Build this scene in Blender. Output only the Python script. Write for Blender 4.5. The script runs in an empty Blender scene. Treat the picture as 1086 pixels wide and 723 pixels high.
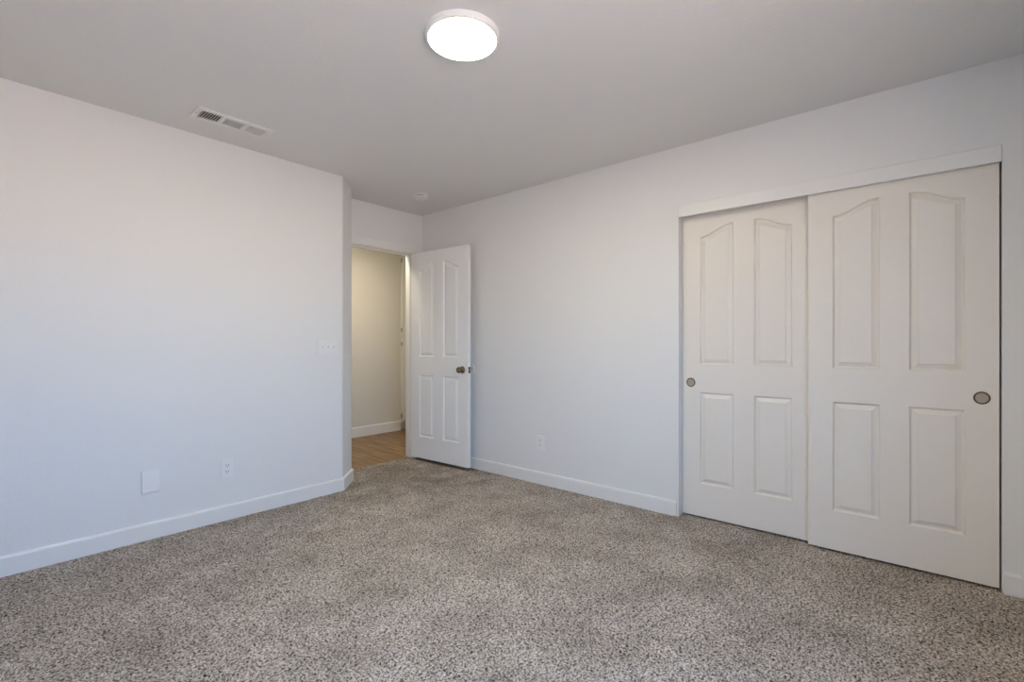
import bpy, bmesh, math, random
import numpy as np
from mathutils import Vector, Matrix

S = bpy.context.scene
COL = S.collection
random.seed(7)
PI = math.pi

# ------------------------------------------------------------------ camera
CAM_Z = 1.137
cam_d = bpy.data.cameras.new('camera')
cam = bpy.data.objects.new('camera', cam_d)
COL.objects.link(cam)
cam_d.sensor_fit = 'HORIZONTAL'
cam_d.sensor_width = 36.0
cam_d.lens = 509.5 / 1086 * 36.0
cam_d.shift_y = 3.44 / 1086
cam_d.clip_start = 0.02
cam.location = (0, 0, CAM_Z)
cam.rotation_euler = (PI / 2, 0, math.radians(40.49 - 90))
S.camera = cam

# ------------------------------------------------------------------ world, lights, exposure
SKY = (0.215, 0.50, 1.0)
GROUND = (1.0, 0.861, 0.836)
SKY_S, GROUND_S = 12.5, 9.7
LAMP_S, LAMP_C = 112.0, (1.0, 0.95, 0.703)
HALL_W = 18.0
S.view_settings.view_transform = 'Standard'
S.view_settings.look = 'None'
S.view_settings.gamma = 1.0
S.view_settings.use_curve_mapping = False
S.view_settings.exposure = 0.0

world = bpy.data.worlds.new('daylight')
S.world = world
world.use_nodes = True
nt = world.node_tree
nt.nodes.clear()
tc = nt.nodes.new('ShaderNodeTexCoord')
sep = nt.nodes.new('ShaderNodeSeparateXYZ')
mr = nt.nodes.new('ShaderNodeMapRange')
mr.inputs['From Min'].default_value = -0.04
mr.inputs['From Max'].default_value = 0.10
mix = nt.nodes.new('ShaderNodeMix')
mix.data_type = 'RGBA'
bg = nt.nodes.new('ShaderNodeBackground')
wo = nt.nodes.new('ShaderNodeOutputWorld')
nt.links.new(tc.outputs['Generated'], sep.inputs[0])
nt.links.new(sep.outputs['Z'], mr.inputs['Value'])
nt.links.new(mr.outputs['Result'], mix.inputs['Factor'])
mix.inputs[6].default_value = tuple(c * GROUND_S for c in GROUND) + (1,)
mix.inputs[7].default_value = tuple(c * SKY_S for c in SKY) + (1,)
nt.links.new(mix.outputs[2], bg.inputs['Color'])
nt.links.new(bg.outputs[0], wo.inputs[0])

# room extents (metres; camera stands above the origin)
XR, YL, YD, H = 3.125, 3.426, 3.874, 2.44      # closet wall, left wall, entry-door wall, ceiling
XB, YN = -0.36, -0.50                            # the two walls behind the camera
WX0, WX1, WZ0, WZ1 = -0.25, 1.15, 0.75, 2.05      # window in the wall behind the camera

pl = bpy.data.lights.new('window_portal', 'AREA')
pl.shape = 'RECTANGLE'
pl.size, pl.size_y = WX1 - WX0, WZ1 - WZ0
pl.cycles.is_portal = True
po = bpy.data.objects.new('window_portal', pl)
COL.objects.link(po)
po.location = ((WX0 + WX1) / 2, YN - 0.05, (WZ0 + WZ1) / 2)
po.rotation_euler = (PI / 2, 0, PI)              # shines along +Y into the room

hl = bpy.data.lights.new('hall_lamp_light', 'AREA')
hl.shape = 'DISK'
hl.size = 0.26
hl.energy = HALL_W
hl.color = (1.0, 0.895, 0.68)
ho = bpy.data.objects.new('hall_lamp_light', hl)
COL.objects.link(ho)
ho.location = (2.80, 4.27, H - 0.04)


# ------------------------------------------------------------------ materials
def material(name, base, rough=0.5, metal=0.0):
    m = bpy.data.materials.new(name)
    m.use_nodes = True
    b = m.node_tree.nodes['Principled BSDF']
    b.inputs['Base Color'].default_value = (*base, 1)
    b.inputs['Roughness'].default_value = rough
    b.inputs['Metallic'].default_value = metal
    return m, m.node_tree, b


def add_bump(t, b, scale, strength, dist, detail=3.0):
    g = t.nodes.new('ShaderNodeNewGeometry')
    n = t.nodes.new('ShaderNodeTexNoise')
    n.inputs['Scale'].default_value = scale
    n.inputs['Detail'].default_value = detail
    u = t.nodes.new('ShaderNodeBump')
    u.inputs['Strength'].default_value = strength
    u.inputs['Distance'].default_value = dist
    t.links.new(g.outputs['Position'], n.inputs['Vector'])
    t.links.new(n.outputs['Fac'], u.inputs['Height'])
    t.links.new(u.outputs['Normal'], b.inputs['Normal'])
    return n


def paint(name, base, rough, scale, strength, dist):
    m, t, b = material(name, base, rough)
    n = add_bump(t, b, scale, strength, dist)
    r = t.nodes.new('ShaderNodeValToRGB')           # faint unevenness of the rolled paint
    r.color_ramp.elements[0].color = (*[c * 0.975 for c in base], 1)
    r.color_ramp.elements[1].color = (*base, 1)
    t.links.new(n.outputs['Fac'], r.inputs['Fac'])
    t.links.new(r.outputs['Color'], b.inputs['Base Color'])
    return m


M_WALL = paint('wall_paint', (0.80, 0.79, 0.775), 0.62, 70, 0.25, 0.004)
M_CEIL = paint('ceiling_paint', (0.78, 0.77, 0.755), 0.75, 55, 0.30, 0.004)
M_HALL = paint('hall_paint', (0.72, 0.69, 0.63), 0.6, 70, 0.25, 0.004)
M_TRIM = paint('trim_enamel', (0.82, 0.805, 0.785), 0.38, 18, 0.05, 0.002)
M_DOOR = paint('door_enamel', (0.88, 0.878, 0.87), 0.42, 30, 0.06, 0.002)
M_CDOOR = paint('cream_enamel', (0.82, 0.768, 0.695), 0.42, 30, 0.06, 0.002)
M_PLASTIC = paint('white_plastic', (0.825, 0.82, 0.81), 0.35, 200, 0.03, 0.001)
M_PLATE = paint('painted_plate', (0.85, 0.838, 0.825), 0.5, 120, 0.04, 0.001)
M_VENT = paint('vent_enamel', (0.80, 0.79, 0.77), 0.40, 120, 0.03, 0.001)
M_DARK = paint('duct_shade_black', (0.012, 0.012, 0.012), 0.8, 60, 0.05, 0.001)  # near-black standing in for the shade up inside the duct
M_SLOT = paint('recess_shade', (0.03, 0.03, 0.035), 0.6, 60, 0.05, 0.001)  # near-black colour for the shade inside small holes and gaps
M_CLOSET = paint('closet_shade_grey', (0.30, 0.29, 0.28), 0.7, 70, 0.2, 0.003)  # darker than the room walls: shade behind the closet doors put into the colour


def metal(name, a, c, rough):
    m, t, b = material(name, a, rough, 1.0)
    g = t.nodes.new('ShaderNodeNewGeometry')
    n = t.nodes.new('ShaderNodeTexNoise')
    n.inputs['Scale'].default_value = 160
    r = t.nodes.new('ShaderNodeValToRGB')
    r.color_ramp.elements[0].color = (*a, 1)
    r.color_ramp.elements[1].color = (*c, 1)
    t.links.new(g.outputs['Position'], n.inputs['Vector'])
    t.links.new(n.outputs['Fac'], r.inputs['Fac'])
    t.links.new(r.outputs['Color'], b.inputs['Base Color'])
    return m


M_BRASS = metal('aged_brass', (0.13, 0.095, 0.06), (0.27, 0.205, 0.135), 0.24)
M_BRONZE = metal('bronze_rim', (0.10, 0.08, 0.06), (0.15, 0.12, 0.09), 0.4)
M_STEEL = metal('satin_steel', (0.36, 0.35, 0.34), (0.52, 0.51, 0.49), 0.35)
M_PULL, _t, _b = material('pull_disc', (0.42, 0.345, 0.265), 0.55, 0.15)
add_bump(_t, _b, 300, 0.1, 0.001)

# lit lamp diffuser
M_GLOW = bpy.data.materials.new('lamp_diffuser')
M_GLOW.use_nodes = True
_t = M_GLOW.node_tree
_b = _t.nodes['Principled BSDF']
_b.inputs['Base Color'].default_value = (0.9, 0.9, 0.9, 1)
_b.inputs['Emission Color'].default_value = (*LAMP_C, 1)
_b.inputs['Emission Strength'].default_value = LAMP_S

# carpet: flecked cut pile
M_CARPET, t, b = material('flecked_carpet', (0.3, 0.27, 0.25), 0.95)
b.inputs['Specular IOR Level'].default_value = 0.1
g = t.nodes.new('ShaderNodeNewGeometry')
n1 = t.nodes.new('ShaderNodeTexNoise')
n1.inputs['Scale'].default_value = 122
n1.inputs['Detail'].default_value = 2.5
n1.inputs['Roughness'].default_value = 0.6
n1.inputs['Distortion'].default_value = 0.6
r1 = t.nodes.new('ShaderNodeValToRGB')
e = r1.color_ramp.elements
e[0].position, e[0].color = 0.35, (0.050, 0.042, 0.036, 1)
e[1].position, e[1].color = 0.64, (0.76, 0.675, 0.605, 1)
k = e.new(0.44); k.color = (0.265, 0.230, 0.202, 1)
k = e.new(0.53); k.color = (0.54, 0.472, 0.416, 1)
n2 = t.nodes.new('ShaderNodeTexNoise')             # brushed pile and traffic wear
n2.inputs['Scale'].default_value = 3.4
n2.inputs['Detail'].default_value = 5
n2.inputs['Roughness'].default_value = 0.65
r2 = t.nodes.new('ShaderNodeValToRGB')
r2.color_ramp.elements[0].position, r2.color_ramp.elements[0].color = 0.32, (0.74, 0.72, 0.70, 1)
r2.color_ramp.elements[1].position, r2.color_ramp.elements[1].color = 0.62, (1.08, 1.07, 1.06, 1)
mm = t.nodes.new('ShaderNodeMix'); mm.data_type = 'RGBA'; mm.blend_type = 'MULTIPLY'
mm.inputs['Factor'].default_value = 1.0
bu = t.nodes.new('ShaderNodeBump')
bu.inputs['Strength'].default_value = 0.8
bu.inputs['Distance'].default_value = 0.012
t.links.new(g.outputs['Position'], n1.inputs['Vector'])
t.links.new(g.outputs['Position'], n2.inputs['Vector'])
t.links.new(n1.outputs['Fac'], r1.inputs['Fac'])
t.links.new(n2.outputs['Fac'], r2.inputs['Fac'])
t.links.new(r1.outputs['Color'], mm.inputs[6])
t.links.new(r2.outputs['Color'], mm.inputs[7])
# trodden, soiled patches on the way to the door
vd = t.nodes.new('ShaderNodeVectorMath'); vd.operation = 'DISTANCE'
vd.inputs[1].default_value = (2.62, 3.50, 0.0)
n3 = t.nodes.new('ShaderNodeTexNoise')
n3.inputs['Scale'].default_value = 5.5
n3.inputs['Detail'].default_value = 3
ma = t.nodes.new('ShaderNodeMath'); ma.operation = 'MULTIPLY_ADD'
ma.inputs[1].default_value = -1.5
r3 = t.nodes.new('ShaderNodeMapRange')
r3.inputs['From Min'].default_value = -0.55
r3.inputs['From Max'].default_value = 0.25
r3.inputs['To Min'].default_value = 0.62
r3.inputs['To Max'].default_value = 1.0
m3 = t.nodes.new('ShaderNodeMix'); m3.data_type = 'RGBA'; m3.blend_type = 'MULTIPLY'
m3.inputs['Factor'].default_value = 1.0
t.links.new(g.outputs['Position'], vd.inputs[0])
t.links.new(g.outputs['Position'], n3.inputs['Vector'])
t.links.new(n3.outputs['Fac'], ma.inputs[0])
t.links.new(vd.outputs['Value'], ma.inputs[2])
t.links.new(ma.outputs[0], r3.inputs['Value'])
t.links.new(mm.outputs[2], m3.inputs[6])
t.links.new(r3.outputs['Result'], m3.inputs[7])
t.links.new(m3.outputs[2], b.inputs['Base Color'])
t.links.new(n1.outputs['Fac'], bu.inputs['Height'])
t.links.new(bu.outputs['Normal'], b.inputs['Normal'])

# hall planks, boards running along Y
M_WOOD, t, b = material('oak_planks', (0.30, 0.19, 0.10), 0.45)
g = t.nodes.new('ShaderNodeNewGeometry')
mp = t.nodes.new('ShaderNodeMapping')
mp.inputs['Scale'].default_value = (26.0, 2.2, 1.0)
n1 = t.nodes.new('ShaderNodeTexNoise')
n1.inputs['Scale'].default_value = 1.0
n1.inputs['Detail'].default_value = 5
r1 = t.nodes.new('ShaderNodeValToRGB')
r1.color_ramp.elements[0].position, r1.color_ramp.elements[0].color = 0.32, (0.135, 0.074, 0.032, 1)
r1.color_ramp.elements[1].position, r1.color_ramp.elements[1].color = 0.70, (0.40, 0.255, 0.130, 1)
mp2 = t.nodes.new('ShaderNodeMapping')
mp2.inputs['Rotation'].default_value = (0, 0, PI / 2)
br = t.nodes.new('ShaderNodeTexBrick')
br.inputs['Scale'].default_value = 1.0
br.inputs['Brick Width'].default_value = 1.2
br.inputs['Row Height'].default_value = 0.16
br.inputs['Mortar Size'].default_value = 0.002
br.inputs['Color1'].default_value = (1, 1, 1, 1)
br.inputs['Color2'].default_value = (0.78, 0.76, 0.74, 1)
br.inputs['Mortar'].default_value = (0.4, 0.36, 0.33, 1)
mm = t.nodes.new('ShaderNodeMix'); mm.data_type = 'RGBA'; mm.blend_type = 'MULTIPLY'
mm.inputs['Factor'].default_value = 1.0
t.links.new(g.outputs['Position'], mp.inputs['Vector'])
t.links.new(mp.outputs['Vector'], n1.inputs['Vector'])
t.links.new(g.outputs['Position'], mp2.inputs['Vector'])
t.links.new(mp2.outputs['Vector'], br.inputs['Vector'])
t.links.new(n1.outputs['Fac'], r1.inputs['Fac'])
t.links.new(r1.outputs['Color'], mm.inputs[6])
t.links.new(br.outputs['Color'], mm.inputs[7])
t.links.new(mm.outputs[2], b.inputs['Base Color'])


# ------------------------------------------------------------------ mesh helpers
def obj(name, bm, mat, parent=None, loc=None, rot=None, smooth=False):
    bmesh.ops.recalc_face_normals(bm, faces=bm.faces)
    me = bpy.data.meshes.new(name)
    bm.to_mesh(me)
    bm.free()
    if smooth:
        for p in me.polygons:
            p.use_smooth = True
    me.materials.append(mat)
    o = bpy.data.objects.new(name, me)
    COL.objects.link(o)
    if parent:
        o.parent = parent
    if loc:
        o.location = loc
    if rot:
        o.rotation_euler = rot
    return o


def empty(name, loc=(0, 0, 0), rot=(0, 0, 0)):
    o = bpy.data.objects.new(name, None)
    COL.objects.link(o)
    o.location = loc
    o.rotation_euler = rot
    o.empty_display_size = 0.05
    return o


def tag(o, label, cat, group=None, kind=None):
    o['label'] = label
    o['category'] = cat
    if group:
        o['group'] = group
    if kind:
        o['kind'] = kind
    return o


def struct(o, label, cat):
    return tag(o, label, cat, None, 'structure')


def box(bm, x0, x1, y0, y1, z0, z1, bev=0.0, seg=2):
    r = bmesh.ops.create_cube(bm, size=1.0)
    vs = r['verts']
    for v in vs:
        v.co = Vector((x0 + (v.co.x + .5) * (x1 - x0), y0 + (v.co.y + .5) * (y1 - y0), z0 + (v.co.z + .5) * (z1 - z0)))
    if bev > 0:
        es = list({e for v in vs for e in v.link_edges})
        bmesh.ops.bevel(bm, geom=es, offset=bev, segments=seg, affect='EDGES', profile=0.5)


def new_box(*a, **k):
    bm = bmesh.new()
    box(bm, *a, **k)
    return bm


def lathe(bm, prof, n=48, axis='Z', c=(0, 0, 0)):
    """prof: list of (radius, height) along the axis; radius 0 closes with a point"""
    def place(r, h, a):
        p = (r * math.cos(a), r * math.sin(a), h)
        if axis == 'X':
            p = (p[2], p[0], p[1])
        elif axis == 'Y':
            p = (p[0], p[2], p[1])
        return Vector(p) + Vector(c)
    rings = []
    for r, h in prof:
        if r <= 1e-6:
            rings.append([bm.verts.new(place(0, h, 0))])
        else:
            rings.append([bm.verts.new(place(r, h, 2 * PI * i / n)) for i in range(n)])
    for A, B in zip(rings, rings[1:]):
        for i in range(n):
            j = (i + 1) % n
            if len(A) == 1 and len(B) == 1:
                continue
            if len(A) == 1:
                bm.faces.new((A[0], B[i], B[j]))
            elif len(B) == 1:
                bm.faces.new((A[i], A[j], B[0]))
            else:
                bm.faces.new((A[i], A[j], B[j], B[i]))


def new_lathe(*a, **k):
    bm = bmesh.new()
    lathe(bm, *a, **k)
    return bm


def prism(pts, z0, z1):
    bm = bmesh.new()
    lo = [bm.verts.new((x, y, z0)) for x, y in pts]
    hi = [bm.verts.new((x, y, z1)) for x, y in pts]
    n = len(pts)
    bm.faces.new(lo)
    bm.faces.new(hi)
    for i in range(n):
        j = (i + 1) % n
        bm.faces.new((lo[i], lo[j], hi[j], hi[i]))
    return bm


def sweep(path, prof):
    """sweep a closed profile (offset to the right of travel, height) along a floor path with mitred corners"""
    bm = bmesh.new()
    P = [Vector((x, y)) for x, y in path]
    rings = []
    for i, p in enumerate(P):
        d0 = (p - P[i - 1]).normalized() if i else None
        d1 = (P[i + 1] - p).normalized() if i < len(P) - 1 else None
        d0 = d0 or d1
        d1 = d1 or d0
        n0, n1 = Vector((d0.y, -d0.x)), Vector((d1.y, -d1.x))
        m = (n0 + n1).normalized()
        m /= max(m.dot(n0), 0.2)
        rings.append([bm.verts.new((p.x + m.x * o, p.y + m.y * o, z)) for o, z in prof])
    n = len(prof)
    for A, B in zip(rings, rings[1:]):
        for i in range(n):
            j = (i + 1) % n
            bm.faces.new((A[i], A[j], B[j], B[i]))
    bm.faces.new(rings[0])
    bm.faces.new(list(reversed(rings[-1])))
    return bm


def inset_loop(pts, d):
    """mitre-offset a counter-clockwise loop inwards by d"""
    out = []
    n = len(pts)
    for i in range(n):
        a, p, c = Vector(pts[i - 1]), Vector(pts[i]), Vector(pts[(i + 1) % n])
        e0, e1 = (p - a).normalized(), (c - p).normalized()
        n0, n1 = Vector((-e0.y, e0.x)), Vector((-e1.y, e1.x))
        m = (n0 + n1).normalized()
        m *= d / max(m.dot(n0), 0.3)
        out.append((p.x + m.x, p.y + m.y))
    return out


def panel_outline(u0, u1, z0, zl, zr, seg=18):
    pts = [(u0, z0), (u1, z0)]
    if abs(zl - zr) < 1e-6:
        return pts + [(u1, zr), (u0, zl)]
    for i in range(seg + 1):
        q = i / seg
        q2 = min(1.0, q / 0.92) if zl > zr else max(0.0, (q - 0.08) / 0.92)
        s = q2 * q2 * (3 - 2 * q2)
        pts.append((u1 + (u0 - u1) * q, zr + (zl - zr) * s))
    return pts


PROFILE = [(0, 0), (0.0020, 0.0038), (0.0075, 0.0118), (0.0110, 0.0125), (0.0320, 0.0048), (0.0335, 0.0008)]


def panel_slab(W, HH, T, panels, both=False):
    """moulded door: x 0..W, front face at y=0 facing -Y, thickness to +Y, z 0..HH"""
    bm = bmesh.new()

    def face(y, sgn, pans):
        rect = [bm.verts.new(c) for c in ((0, y, 0), (W, y, 0), (W, y, HH), (0, y, HH))]
        edges = [bm.edges.new((rect[i], rect[(i + 1) % 4])) for i in range(4)]
        fills = []
        for o in pans:
            loops = []
            for ins, dep in PROFILE:
                loops.append([bm.verts.new((x, y + sgn * dep, z)) for x, z in inset_loop(o, ins)])
            n = len(o)
            edges += [bm.edges.new((loops[0][i], loops[0][(i + 1) % n])) for i in range(n)]
            for A, B in zip(loops, loops[1:]):
                for i in range(n):
                    j = (i + 1) % n
                    bm.faces.new((A[i], A[j], B[j], B[i]))
            fills.append(loops[-1])
        bmesh.ops.triangle_fill(bm, edges=edges, use_beauty=True, use_dissolve=False)
        for f in fills:
            m = len(f)
            fe = [bm.edges.get((f[i], f[(i + 1) % m])) for i in range(m)]
            bmesh.ops.triangle_fill(bm, edges=fe, use_beauty=True, use_dissolve=False)
        return rect
    A = face(0.0, 1, panels)
    B = face(T, -1, panels if both else [])
    for i in range(4):
        j = (i + 1) % 4
        bm.faces.new((A[i], B[i], B[j], A[j]))
    return bm


def four_panels(W, m, pw, dz):
    c0, c1 = m, W - m - pw
    zb0, zb1, zt0, zs, zp = 0.225 + dz, 0.823 + dz, 1.005 + dz, 1.838 + dz, 1.902 + dz
    return [panel_outline(c0, c0 + pw, zb0, zb1, zb1), panel_outline(c1, c1 + pw, zb0, zb1, zb1),
            panel_outline(c0, c0 + pw, zt0, zs, zp), panel_outline(c1, c1 + pw, zt0, zp, zs)]


# ------------------------------------------------------------------ room shell
WT = 0.116
# left wall with its 45 degree corner and the return beside the entry door
bm = prism([(XB - 0.12, YL), (1.986, YL), (2.183, 3.623), (2.183, YD + WT), (XB - 0.12, YD + WT)], 0, H)
ed = [e for e in bm.edges if abs(e.verts[0].co.x - e.verts[1].co.x) < 1e-6 and abs(e.verts[0].co.y - e.verts[1].co.y) < 1e-6
      and (abs(e.verts[0].co.x - 1.986) < 1e-4 or abs(e.verts[0].co.y - 3.623) < 1e-4)]
bmesh.ops.bevel(bm, geom=ed, offset=0.012, segments=4, affect='EDGES', profile=0.5)
struct(obj('wall_left', bm, M_WALL), 'long white wall on the left with an angled corner by the doorway', 'wall')

OX0, OX1, OZ = 2.243, 3.012, 2.035             # entry door opening
bm = bmesh.new()
box(bm, 2.183, OX0 - 0.02, YD, YD + WT, 0, H)
box(bm, OX1 + 0.02, XR + 0.12, YD, YD + WT, 0, H)
box(bm, OX0 - 0.02, OX1 + 0.02, YD, YD + WT, OZ + 0.02, H)
struct(obj('wall_back', bm, M_WALL), 'short white wall above and beside the open doorway', 'wall')

CY0, CY1, CZ = -0.278, 1.222, 2.05             # closet opening
bm = bmesh.new()
box(bm, XR, XR + 0.12, CY1, YD, 0, H)
box(bm, XR, XR + 0.12, YN - 0.12, CY0, 0, H)
box(bm, XR, XR + 0.12, CY0, CY1, CZ, H)
struct(obj('wall_right', bm, M_WALL), 'white wall on the right that holds the sliding closet doors', 'wall')

bm = bmesh.new()
box(bm, XB - 0.12, WX0, YN - 0.12, YN, 0, H)
box(bm, WX1, XR, YN - 0.12, YN, 0, H)
box(bm, WX0, WX1, YN - 0.12, YN, 0, WZ0)
box(bm, WX0, WX1, YN - 0.12, YN, WZ1, H)
struct(obj('wall_near', bm, M_WALL), 'white window wall beside the camera', 'wall')
struct(obj('wall_rear', new_box(XB - 0.12, XB, YN, YL, 0, H), M_WALL), 'white wall behind the camera', 'wall')

bm = bmesh.new()                                # white frame of the daylight window
for a in ((WX0, WX0 + .05, WZ0, WZ1), (WX1 - .05, WX1, WZ0, WZ1), (WX0 + .05, WX1 - .05, WZ0, WZ0 + .05),
          (WX0 + .05, WX1 - .05, WZ1 - .05, WZ1), ((WX0 + WX1) / 2 - .025, (WX0 + WX1) / 2 + .025, WZ0 + .05, WZ1 - .05)):
    box(bm, a[0], a[1], YN - 0.115, YN - 0.07, a[2], a[3], bev=0.004)
struct(obj('window_1', bm, M_TRIM), 'white framed sliding window beside the camera', 'window')

# closet interior behind the sliding doors
bm = bmesh.new()
box(bm, 3.86, 3.96, CY0 - 0.35, CY1 + 0.25, 0, H)
box(bm, XR + 0.12, 3.86, CY1 + 0.15, CY1 + 0.25, 0, H)
box(bm, XR + 0.12, 3.86, CY0 - 0.35, CY0 - 0.25, 0, H)
struct(obj('wall_closet', bm, M_CLOSET), 'walls inside the closet behind the sliding doors', 'wall')

# hallway shell
HY = 5.26
struct(obj('wall_hall', new_box(0.9, 3.885, HY, HY + 0.1, 0, H), M_HALL), 'beige hallway wall seen through the open doorway', 'wall')
bm = bmesh.new()
box(bm, 0.8, 0.9, YD + WT, HY + 0.1, 0, H)
box(bm, 4.6, 4.7, YD + WT, HY + 0.6, 0, H)
box(bm, 3.885, 4.6, HY + 0.52, HY + 0.62, 0, H)
box(bm, XR + 0.12, 4.6, YD, YD + WT, 0, H)
box(bm, 0.9, 2.183, YD + WT, YD + WT + 0.02, 0, H)
struct(obj('wall_hall_ends', bm, M_HALL), 'beige end walls of the hallway', 'wall')

struct(obj('ceiling', new_box(XB - 0.12, 4.7, YN - 0.12, HY + 0.62, H, H + 0.1), M_CEIL), 'flat white ceiling with light texture', 'ceiling')


def pile_floor(name, x0, x1, y0, y1, step, amp):
    nx, ny = int((x1 - x0) / step) + 1, int((y1 - y0) / step) + 1
    rng = np.random.default_rng(3)
    gx, gy = np.meshgrid(np.linspace(x0, x1, nx), np.linspace(y0, y1, ny), indexing='xy')
    z = rng.uniform(-amp, amp * 0.6, gx.shape)
    jx, jy = rng.uniform(-.3, .3, (2,) + gx.shape) * step
    jx[:, [0, -1]] = 0; jy[[0, -1], :] = 0
    co = np.stack([gx + jx, gy + jy, z], -1).reshape(-1, 3)
    idx = np.arange(nx * ny).reshape(ny, nx)
    q = np.stack([idx[:-1, :-1], idx[:-1, 1:], idx[1:, 1:], idx[1:, :-1]], -1).reshape(-1, 4)
    me = bpy.data.meshes.new(name)
    me.vertices.add(len(co)); me.vertices.foreach_set('co', co.astype(np.float32).ravel())
    me.loops.add(q.size); me.loops.foreach_set('vertex_index', q.astype(np.int32).ravel())
    me.polygons.add(len(q))
    me.polygons.foreach_set('loop_start', (np.arange(len(q)) * 4).astype(np.int32))
    me.update(calc_edges=True)
    me.polygons.foreach_set('use_smooth', np.ones(len(q), dtype=bool))
    me.materials.append(M_CARPET)
    o = bpy.data.objects.new(name, me)
    COL.objects.link(o)
    return o


struct(pile_floor('floor', XB - 0.1, 3.95, YN - 0.1, 3.935, 0.009, 0.0045), 'grey brown flecked cut pile carpet covering the bedroom', 'carpet')
struct(obj('floor_hall', new_box(0.85, 4.65, 3.935, HY + 0.55, -0.06, -0.002), M_WOOD), 'brown wood plank floor of the hallway beyond the door', 'floor')
struct(obj('floor_slab', new_box(XB - 0.12, 3.96, YN - 0.12, 3.934, -0.10, -0.012), M_CLOSET), 'subfloor under the carpet', 'floor')

# ------------------------------------------------------------------ baseboards
BB = [(0, 0), (0.013, 0), (0.013, 0.088), (0.010, 0.096), (0.004, 0.100), (0, 0.100)]
struct(obj('baseboard_left', sweep([(XB + 0.013, YL), (1.986, YL), (2.183, 3.623), (2.183, YD - 0.02)], BB), M_TRIM),
       'white baseboard along the left wall that turns around its angled corner', 'baseboard')
struct(obj('baseboard_right', sweep([(XR, YD - 0.02), (XR, CY1 + 0.012)], BB), M_TRIM),
       'white baseboard between the open door and the closet', 'baseboard')
struct(obj('baseboard_near', sweep([(XR, CY0 - 0.004), (XR, YN + 0.013)], BB), M_TRIM),
       'short white baseboard to the right of the closet doors', 'baseboard')
struct(obj('baseboard_hall', sweep([(0.9, HY), (3.882, HY)], [(0, 0), (0.013, 0), (0.013, 0.112), (0.010, 0.120), (0.004, 0.125), (0, 0.125)]), M_TRIM),
       'white baseboard along the beige hallway wall', 'baseboard')

# ------------------------------------------------------------------ entry door frame
fr = empty('trim_1', (OX0, YD, 0))
struct(fr, 'white jamb and casing around the open entry doorway', 'door frame')


def local(parent, bm):
    bmesh.ops.translate(bm, verts=bm.verts, vec=-Vector(parent.location))
    return bm


bm = bmesh.new()
box(bm, OX0 - 0.018, OX0, YD - 0.002, YD + WT + 0.002, 0, OZ)
box(bm, OX1, OX1 + 0.018, YD - 0.002, YD + WT + 0.002, 0, OZ)
box(bm, OX0 - 0.018, OX1 + 0.018, YD - 0.002, YD + WT + 0.002, OZ, OZ + 0.018)
box(bm, OX1 - 0.010, OX1, YD + 0.040, YD + 0.075, 0, OZ - 0.010)      # stops
box(bm, OX0, OX0 + 0.010, YD + 0.040, YD + 0.075, 0, OZ - 0.010)
box(bm, OX0, OX1, YD + 0.040, YD + 0.075, OZ - 0.010, OZ)
obj('jamb', local(fr, bm), M_TRIM, fr)
CW = 0.072


def casing_board(x0, x1, z0, z1):
    return local(fr, new_box(x0, x1, YD - 0.014, YD - 0.0005, z0, z1, bev=0.004))


obj('casing', casing_board(OX1 + 0.006, OX1 + 0.006 + CW, 0, OZ + 0.006), M_TRIM, fr)
obj('casing', casing_board(2.186, OX0 - 0.006, 0, OZ + 0.006), M_TRIM, fr)
obj('casing', casing_board(2.186, OX1 + 0.006 + CW, OZ + 0.007, OZ + 0.007 + CW), M_TRIM, fr)

# ------------------------------------------------------------------ entry door, swung open against the right wall
DW, DH, DT = 0.765, 2.0, 0.035
ang = math.atan2(-0.764, 0.037)
d1 = empty('door_1', (2.975, 3.852, 0.03), (0, 0, ang))
struct(d1, 'white four panel bedroom door standing open at the hallway', 'door')
obj('slab', panel_slab(DW, DH, DT, four_panels(DW, 0.118, 0.200, -0.015), both=True), M_DOOR, d1)
# seen face looks to local -Y; right wall lies on local +Y
KX, KZ = DW - 0.070, 0.876
for sgn, y0 in ((-1, 0.0), (1, DT)):
    prof = [(0, 0), (0.033, 0), (0.033, 0.004), (0.029, 0.008), (0.016, 0.012), (0.013, 0.016), (0.0125, 0.026), (0.017, 0.031),
            (0.024, 0.036), (0.0275, 0.044), (0.0275, 0.050), (0.024, 0.057), (0.016, 0.061), (0.006, 0.0625), (0, 0.0625)]
    bm = new_lathe([(r, sgn * h) for r, h in prof], 40, 'Y', (KX, y0, KZ))
    kn = obj('knob', bm, M_BRASS, d1, smooth=True)
    if sgn < 0:
        kn['label'] = 'aged brass round door knob'
lp = obj('latch_plate', new_box(DW - 0.0005, DW + 0.0018, 0.005, DT - 0.005, KZ - 0.028, KZ + 0.028, bev=0.0006), M_BRASS, d1)
lp['label'] = 'dark brass latch plate on the door edge'
obj('latch_bolt', new_box(DW + 0.0015, DW + 0.011, 0.011, DT - 0.011, KZ - 0.008, KZ + 0.008, bev=0.002), M_STEEL, lp)
for z in (0.20, 0.98, 1.80):
    bm = new_lathe([(0, 0), (0.006, 0), (0.006, 0.09), (0.0045, 0.094), (0, 0.095)], 16, 'Z', (-0.008, DT + 0.001, z))
    box(bm, -0.0016, 0.0, 0.002, DT, z, z + 0.09)
    obj('hinge', bm, M_STEEL, d1)

# ------------------------------------------------------------------ closet: fascia and two bypass doors
tr = obj('trim_2', new_box(XR - 0.010, XR + 0.010, CY0 + 0.001, CY1 - 0.001, 1.972, 2.049, bev=0.003), M_TRIM)
struct(tr, 'white fascia board over the sliding closet doors hiding the track', 'trim')
CDW, CDH = 0.760, 2.0


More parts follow.
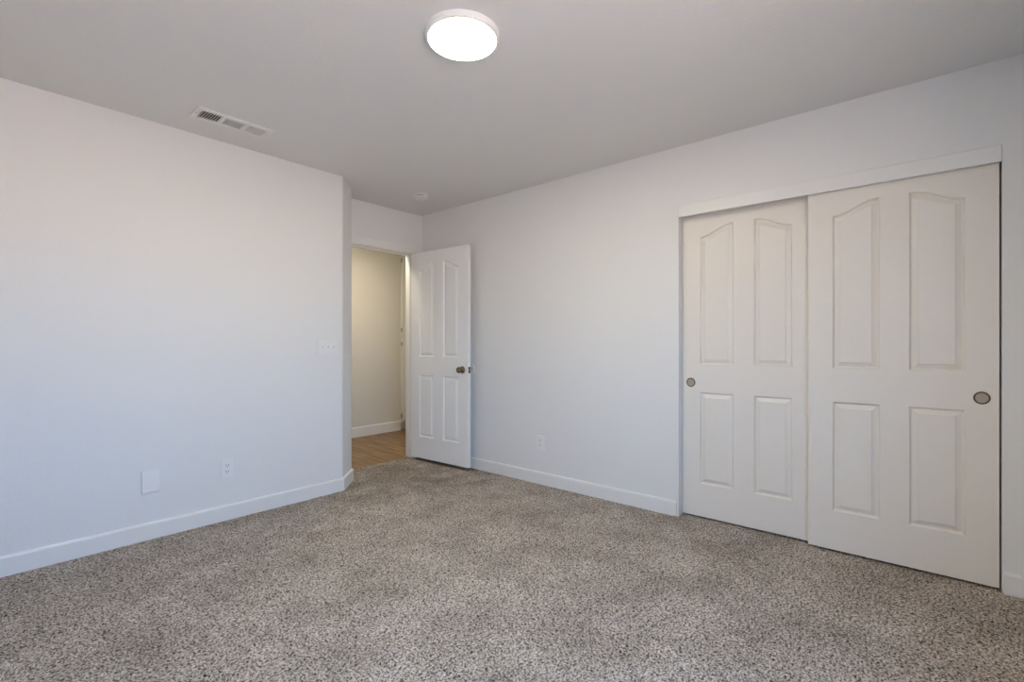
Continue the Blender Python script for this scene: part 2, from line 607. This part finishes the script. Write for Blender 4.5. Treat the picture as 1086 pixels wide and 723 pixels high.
def closet_door(name, x, ytop, label, pull_u):
    # local x runs along world -Y, local y along world +X (into the closet)
    d = empty(name, (x, ytop, 0.012), (0, 0, -PI / 2))
    struct(d, label, 'closet door')
    obj('slab', panel_slab(CDW, CDH, 0.034, four_panels(CDW, 0.1155, 0.2055, -0.012)), M_CDOOR, d)
    p = obj('finger_pull', new_lathe([(0, -0.0008), (0.0235, -0.0008), (0.0235, -0.0012), (0, -0.0012)], 40, 'Y', (pull_u, 0, 0.873)), M_PULL, d)
    p['label'] = 'round recessed tan metal finger pull'
    rim = new_lathe([(0.0232, -0.0010), (0.0240, -0.0030), (0.0270, -0.0034), (0.0292, -0.0022), (0.0298, -0.0002)], 40, 'Y', (pull_u, 0, 0.873))
    obj('rim', rim, M_BRONZE, p, smooth=True)
    return d


closet_door('door_2', XR + 0.066, CY1 - 0.001, 'left sliding closet door with white panels, on the rear track', 0.055)
closet_door('door_3', XR + 0.020, 0.489, 'right sliding closet door with white panels, in front of the left one', 0.702)

# ------------------------------------------------------------------ ceiling light
LX, LY = 1.403, 1.472
cl = empty('ceiling_light', (LX, LY, H))
tag(cl, 'round flat white ceiling light, lit, flush on the ceiling', 'ceiling light')
obj('housing', new_lathe([(0, 0), (0.156, 0), (0.156, -0.004), (0.154, -0.022), (0.150, -0.0255), (0.1425, -0.0255), (0.1425, -0.018), (0, -0.018)], 72), M_PLASTIC, cl, smooth=False)
df = obj('diffuser', new_lathe([(0.1415, -0.0185), (0.1415, -0.0250), (0.138, -0.0262), (0.09, -0.0266), (0, -0.0268)], 72), M_GLOW, cl, smooth=True)
df['label'] = 'glowing white diffuser'

# ------------------------------------------------------------------ ceiling vent
VX0, VX1, VY0, VY1 = 0.884, 1.287, 3.005, 3.170
cv = empty('ceiling_vent', ((VX0 + VX1) / 2, (VY0 + VY1) / 2, H))
tag(cv, 'white rectangular ceiling vent with three louvre sections', 'air vent')
hw, hh = (VX1 - VX0) / 2, (VY1 - VY0) / 2
bw = 0.030                                     # border
bay = [(-hw + bw, -hw + bw + 0.103), (-0.0515 , 0.0515), (hw - bw - 0.103, hw - bw)]
bm = bmesh.new()
ih = hh - 0.030
z0, z1 = -0.009, 0.0
box(bm, -hw, hw, ih, hh, z0, z1, bev=0.003)
box(bm, -hw, hw, -hh, -ih, z0, z1, bev=0.003)
box(bm, -hw, bay[0][0], -ih, ih, z0, z1, bev=0.002)
box(bm, bay[0][1], bay[1][0], -ih, ih, z0, z1, bev=0.002)
box(bm, bay[1][1], bay[2][0], -ih, ih, z0, z1, bev=0.002)
box(bm, bay[2][1], hw, -ih, ih, z0, z1, bev=0.002)
obj('frame', bm, M_VENT, cv)
obj('duct_shade_plate', new_box(bay[0][0], bay[2][1], -ih, ih, -0.0012, -0.0004), M_DARK, cv)  # flat black sheet, the duct's inner shade painted instead of a hole


def slats(x0, x1, n, tilt, across, w=0.0068):
    bm = bmesh.new()
    for i in range(n):
        b2 = bmesh.new()
        if across:                              # slats run along Y
            c = x0 + (i + .5) * (x1 - x0) / n
            box(b2, -w, w, -ih, ih, -0.0004, 0.0004)
            bmesh.ops.rotate(b2, verts=b2.verts, cent=(0, 0, 0), matrix=Matrix.Rotation(tilt, 3, 'Y'))
            bmesh.ops.translate(b2, verts=b2.verts, vec=(c, 0, -0.0065))
        else:
            c = -ih + (i + .5) * 2 * ih / n
            box(b2, x0, x1, -w, w, -0.0004, 0.0004)
            bmesh.ops.rotate(b2, verts=b2.verts, cent=(0, 0, 0), matrix=Matrix.Rotation(tilt, 3, 'X'))
            bmesh.ops.translate(b2, verts=b2.verts, vec=((0, c, -0.0065)))
        tmp = bpy.data.meshes.new('tmp')
        b2.to_mesh(tmp); b2.free()
        bm.from_mesh(tmp)
        bpy.data.meshes.remove(tmp)
    return bm


obj('louvre', slats(*bay[0], 8, math.radians(-37), True), M_VENT, cv)
obj('louvre', slats(*bay[1], 8, math.radians(11), False, 0.0078), M_VENT, cv)
obj('louvre', slats(*bay[2], 8, math.radians(40), True, 0.0038), M_VENT, cv)
for x in (-hw + 0.012, hw - 0.012):
    obj('screw', new_lathe([(0, -0.0115), (0.0035, -0.011), (0.0045, -0.0088), (0, -0.0088)], 14, 'Z', (x, 0, 0)), M_STEEL, cv)

# ------------------------------------------------------------------ smoke detector
sd = empty('smoke_detector', (2.675, 3.335, H))
tag(sd, 'round white smoke detector on the ceiling near the door corner', 'smoke detector')
obj('mounting_base', new_lathe([(0, 0), (0.065, 0), (0.065, -0.006), (0.059, -0.008), (0, -0.008)], 48), M_PLASTIC, sd)
obj('gap_shade_core', new_lathe([(0.048, -0.007), (0.048, -0.018), (0, -0.018)], 48), M_SLOT, sd)['label'] = 'dark vent gap around the detector'  # solid core whose dark colour paints the shade in the gap
bm = new_lathe([(0, -0.0155), (0.056, -0.0155), (0.060, -0.019), (0.059, -0.026), (0.051, -0.032), (0.028, -0.035), (0, -0.0355)], 48)
for i in range(16):
    a = 2 * PI * i / 16
    b2 = bmesh.new()
    box(b2, 0.047, 0.056, -0.004, 0.004, -0.0165, -0.0075)
    bmesh.ops.rotate(b2, verts=b2.verts, cent=(0, 0, 0), matrix=Matrix.Rotation(a, 3, 'Z'))
    tmp = bpy.data.meshes.new('tmp'); b2.to_mesh(tmp); b2.free(); bm.from_mesh(tmp); bpy.data.meshes.remove(tmp)
obj('cover', bm, M_PLASTIC, sd)


# ------------------------------------------------------------------ wall plates: local x along the wall, local -Y out of the wall, z up
def plate_bm(w, h, t=0.006):
    bm = bmesh.new()
    box(bm, -w / 2, w / 2, -t, 0, -h / 2, h / 2)
    es = [e for e in bm.edges if not all(abs(v.co.y) < 1e-6 for v in e.verts)]
    bmesh.ops.bevel(bm, geom=es, offset=0.0026, segments=3, affect='EDGES', profile=0.5)
    return bm


def screw(parent, x, z, y=-0.006):
    bm = new_lathe([(0, y - 0.0012), (0.0026, y - 0.0010), (0.0034, y + 0.0002), (0, y + 0.0002)], 14, 'Y', (x, 0, z))
    return obj('screw', bm, M_PLASTIC, parent)


sw = empty('light_switch', (1.8625, YL, 1.113))
tag(sw, 'white wall switch plate with three toggles beside the angled corner', 'light switch')
obj('cover_plate', plate_bm(0.164, 0.118), M_PLASTIC, sw)
for x in (-0.046, 0, 0.046):
    bm = new_box(-0.0055, 0.0055, -0.0072, -0.0052, -0.013, 0.013, bev=0.0008)
    bmesh.ops.translate(bm, verts=bm.verts, vec=(x, 0, 0))
    c = obj('toggle_collar', bm, M_PLASTIC, sw)
    bm = new_box(-0.0042, 0.0042, -0.020, -0.004, -0.0045, 0.0045, bev=0.0014)
    bmesh.ops.rotate(bm, verts=bm.verts, cent=(0, -0.004, 0), matrix=Matrix.Rotation(math.radians(-28), 3, 'X'))
    bmesh.ops.translate(bm, verts=bm.verts, vec=(x, 0, 0))
    obj('toggle', bm, M_PLASTIC, c)
    for z in (-0.030, 0.030):
        screw(sw, x, z)


def outlet(loc, rz, label):
    o = empty('wall_outlet', loc, (0, 0, rz))
    tag(o, label, 'outlet', 'duplex wall outlets')
    obj('cover_plate', plate_bm(0.074, 0.120), M_PLASTIC, o)
    for z in (-0.0195, 0.0195):
        bm = bmesh.new()
        n = 28
        ring = []
        for y in (-0.0050, -0.0078):
            ring.append([bm.verts.new((max(-0.0172, min(0.0172, 0.0195 * math.cos(2 * PI * i / n))), y,
                                       z + max(-0.0138, min(0.0138, 0.0175 * math.sin(2 * PI * i / n))))) for i in range(n)])
        bm.faces.new(ring[1])
        for i in range(n):
            j = (i + 1) % n
            bm.faces.new((ring[0][i], ring[0][j], ring[1][j], ring[1][i]))
        s = obj('receptacle', bm, M_PLASTIC, o)
        for x, w, h in ((-0.0066, 0.0030, 0.0095), (0.0066, 0.0030, 0.0080)):  # solid raised inserts; the shade of the open holes is their black colour
            k = obj('slot', new_box(x - w / 2, x + w / 2, -0.0082, -0.0070, z + 0.0035 - h / 2, z + 0.0035 + h / 2), M_SLOT, s)
            k['label'] = 'black insert painted as the shaded prong slot'
        k = obj('ground_hole', new_lathe([(0, -0.0082), (0.0028, -0.0082), (0.0028, -0.0070), (0, -0.0070)], 16, 'Y', (0, 0, z - 0.0075)), M_SLOT, s)
        k['label'] = 'black insert painted as the shaded ground hole'
    screw(o, 0, 0)
    return o


outlet((1.168, YL, 0.333), 0, 'white duplex outlet low on the left wall beside the blank plate')
outlet((XR, 2.361, 0.335), -PI / 2, 'white duplex outlet low on the right wall between door and closet')

bp = empty('blank_wall_plate', (0.762, YL, 0.338))
tag(bp, 'blank white cover plate low on the left wall', 'wall plate')
bm = plate_bm(0.086, 0.128, 0.006)
bmesh.ops.translate(bm, verts=bm.verts, vec=(0, -0.004, 0))      # stands a little proud of the wall
obj('cover_plate', bm, M_PLATE, bp)
obj('mounting_bracket', new_box(-0.035, 0.035, -0.0045, 0, -0.055, 0.055), M_STEEL, bp)
for z in (-0.042, 0.042):
    screw(bp, 0, z, -0.010)

# door bumper on the right wall behind the knob
db = empty('door_bumper', (XR, 3.172, 0.905), (0, 0, -PI / 2))
tag(db, 'round white wall bumper behind the open door edge', 'door bumper')
obj('bumper_disc', new_lathe([(0, -0.003), (0.030, -0.003), (0.038, -0.006), (0.046, -0.0085), (0.054, -0.006), (0.058, 0.0)], 48, 'Y'), M_PLASTIC, db, smooth=True)

# ------------------------------------------------------------------ linen cabinet at the end of the hallway wall
lc = empty('linen_cabinet', (3.890, HY, 0))
tag(lc, 'white built in linen cabinet with upper and lower doors in the hallway', 'cabinet')
CWD = 0.70
bm = bmesh.new()
box(bm, 0, CWD, 0.0, 0.50, 0.10, 2.40)
box(bm, 0, CWD, 0.06, 0.50, 0, 0.10)
obj('carcass', bm, M_TRIM, lc)


def cab_door(z0, z1, hz):
    hh_ = z1 - z0
    W2 = CWD - 0.02
    o = [panel_outline(0.07, W2 - 0.07, 0.07, hh_ - 0.07, hh_ - 0.07)]
    bm = panel_slab(W2, hh_, 0.018, o)
    bmesh.ops.translate(bm, verts=bm.verts, vec=(0.010, -0.0185, z0))
    d = obj('door', bm, M_TRIM, lc)
    for z in hz:
        h = obj('hinge', new_box(0.000, 0.012, -0.021, -0.001, z - 0.028, z + 0.028, bev=0.002), M_STEEL, d)
    obj('knob', new_lathe([(0.006, -0.018), (0.005, -0.030), (0.014, -0.036), (0.014, -0.042), (0, -0.046)], 20, 'Y', (W2 - 0.03, 0, z0 + hh_ * .5)), M_STEEL, d, smooth=True)


cab_door(0.115, 1.215, (0.19, 1.14))
cab_door(1.262, 2.33, (1.325, 2.25))
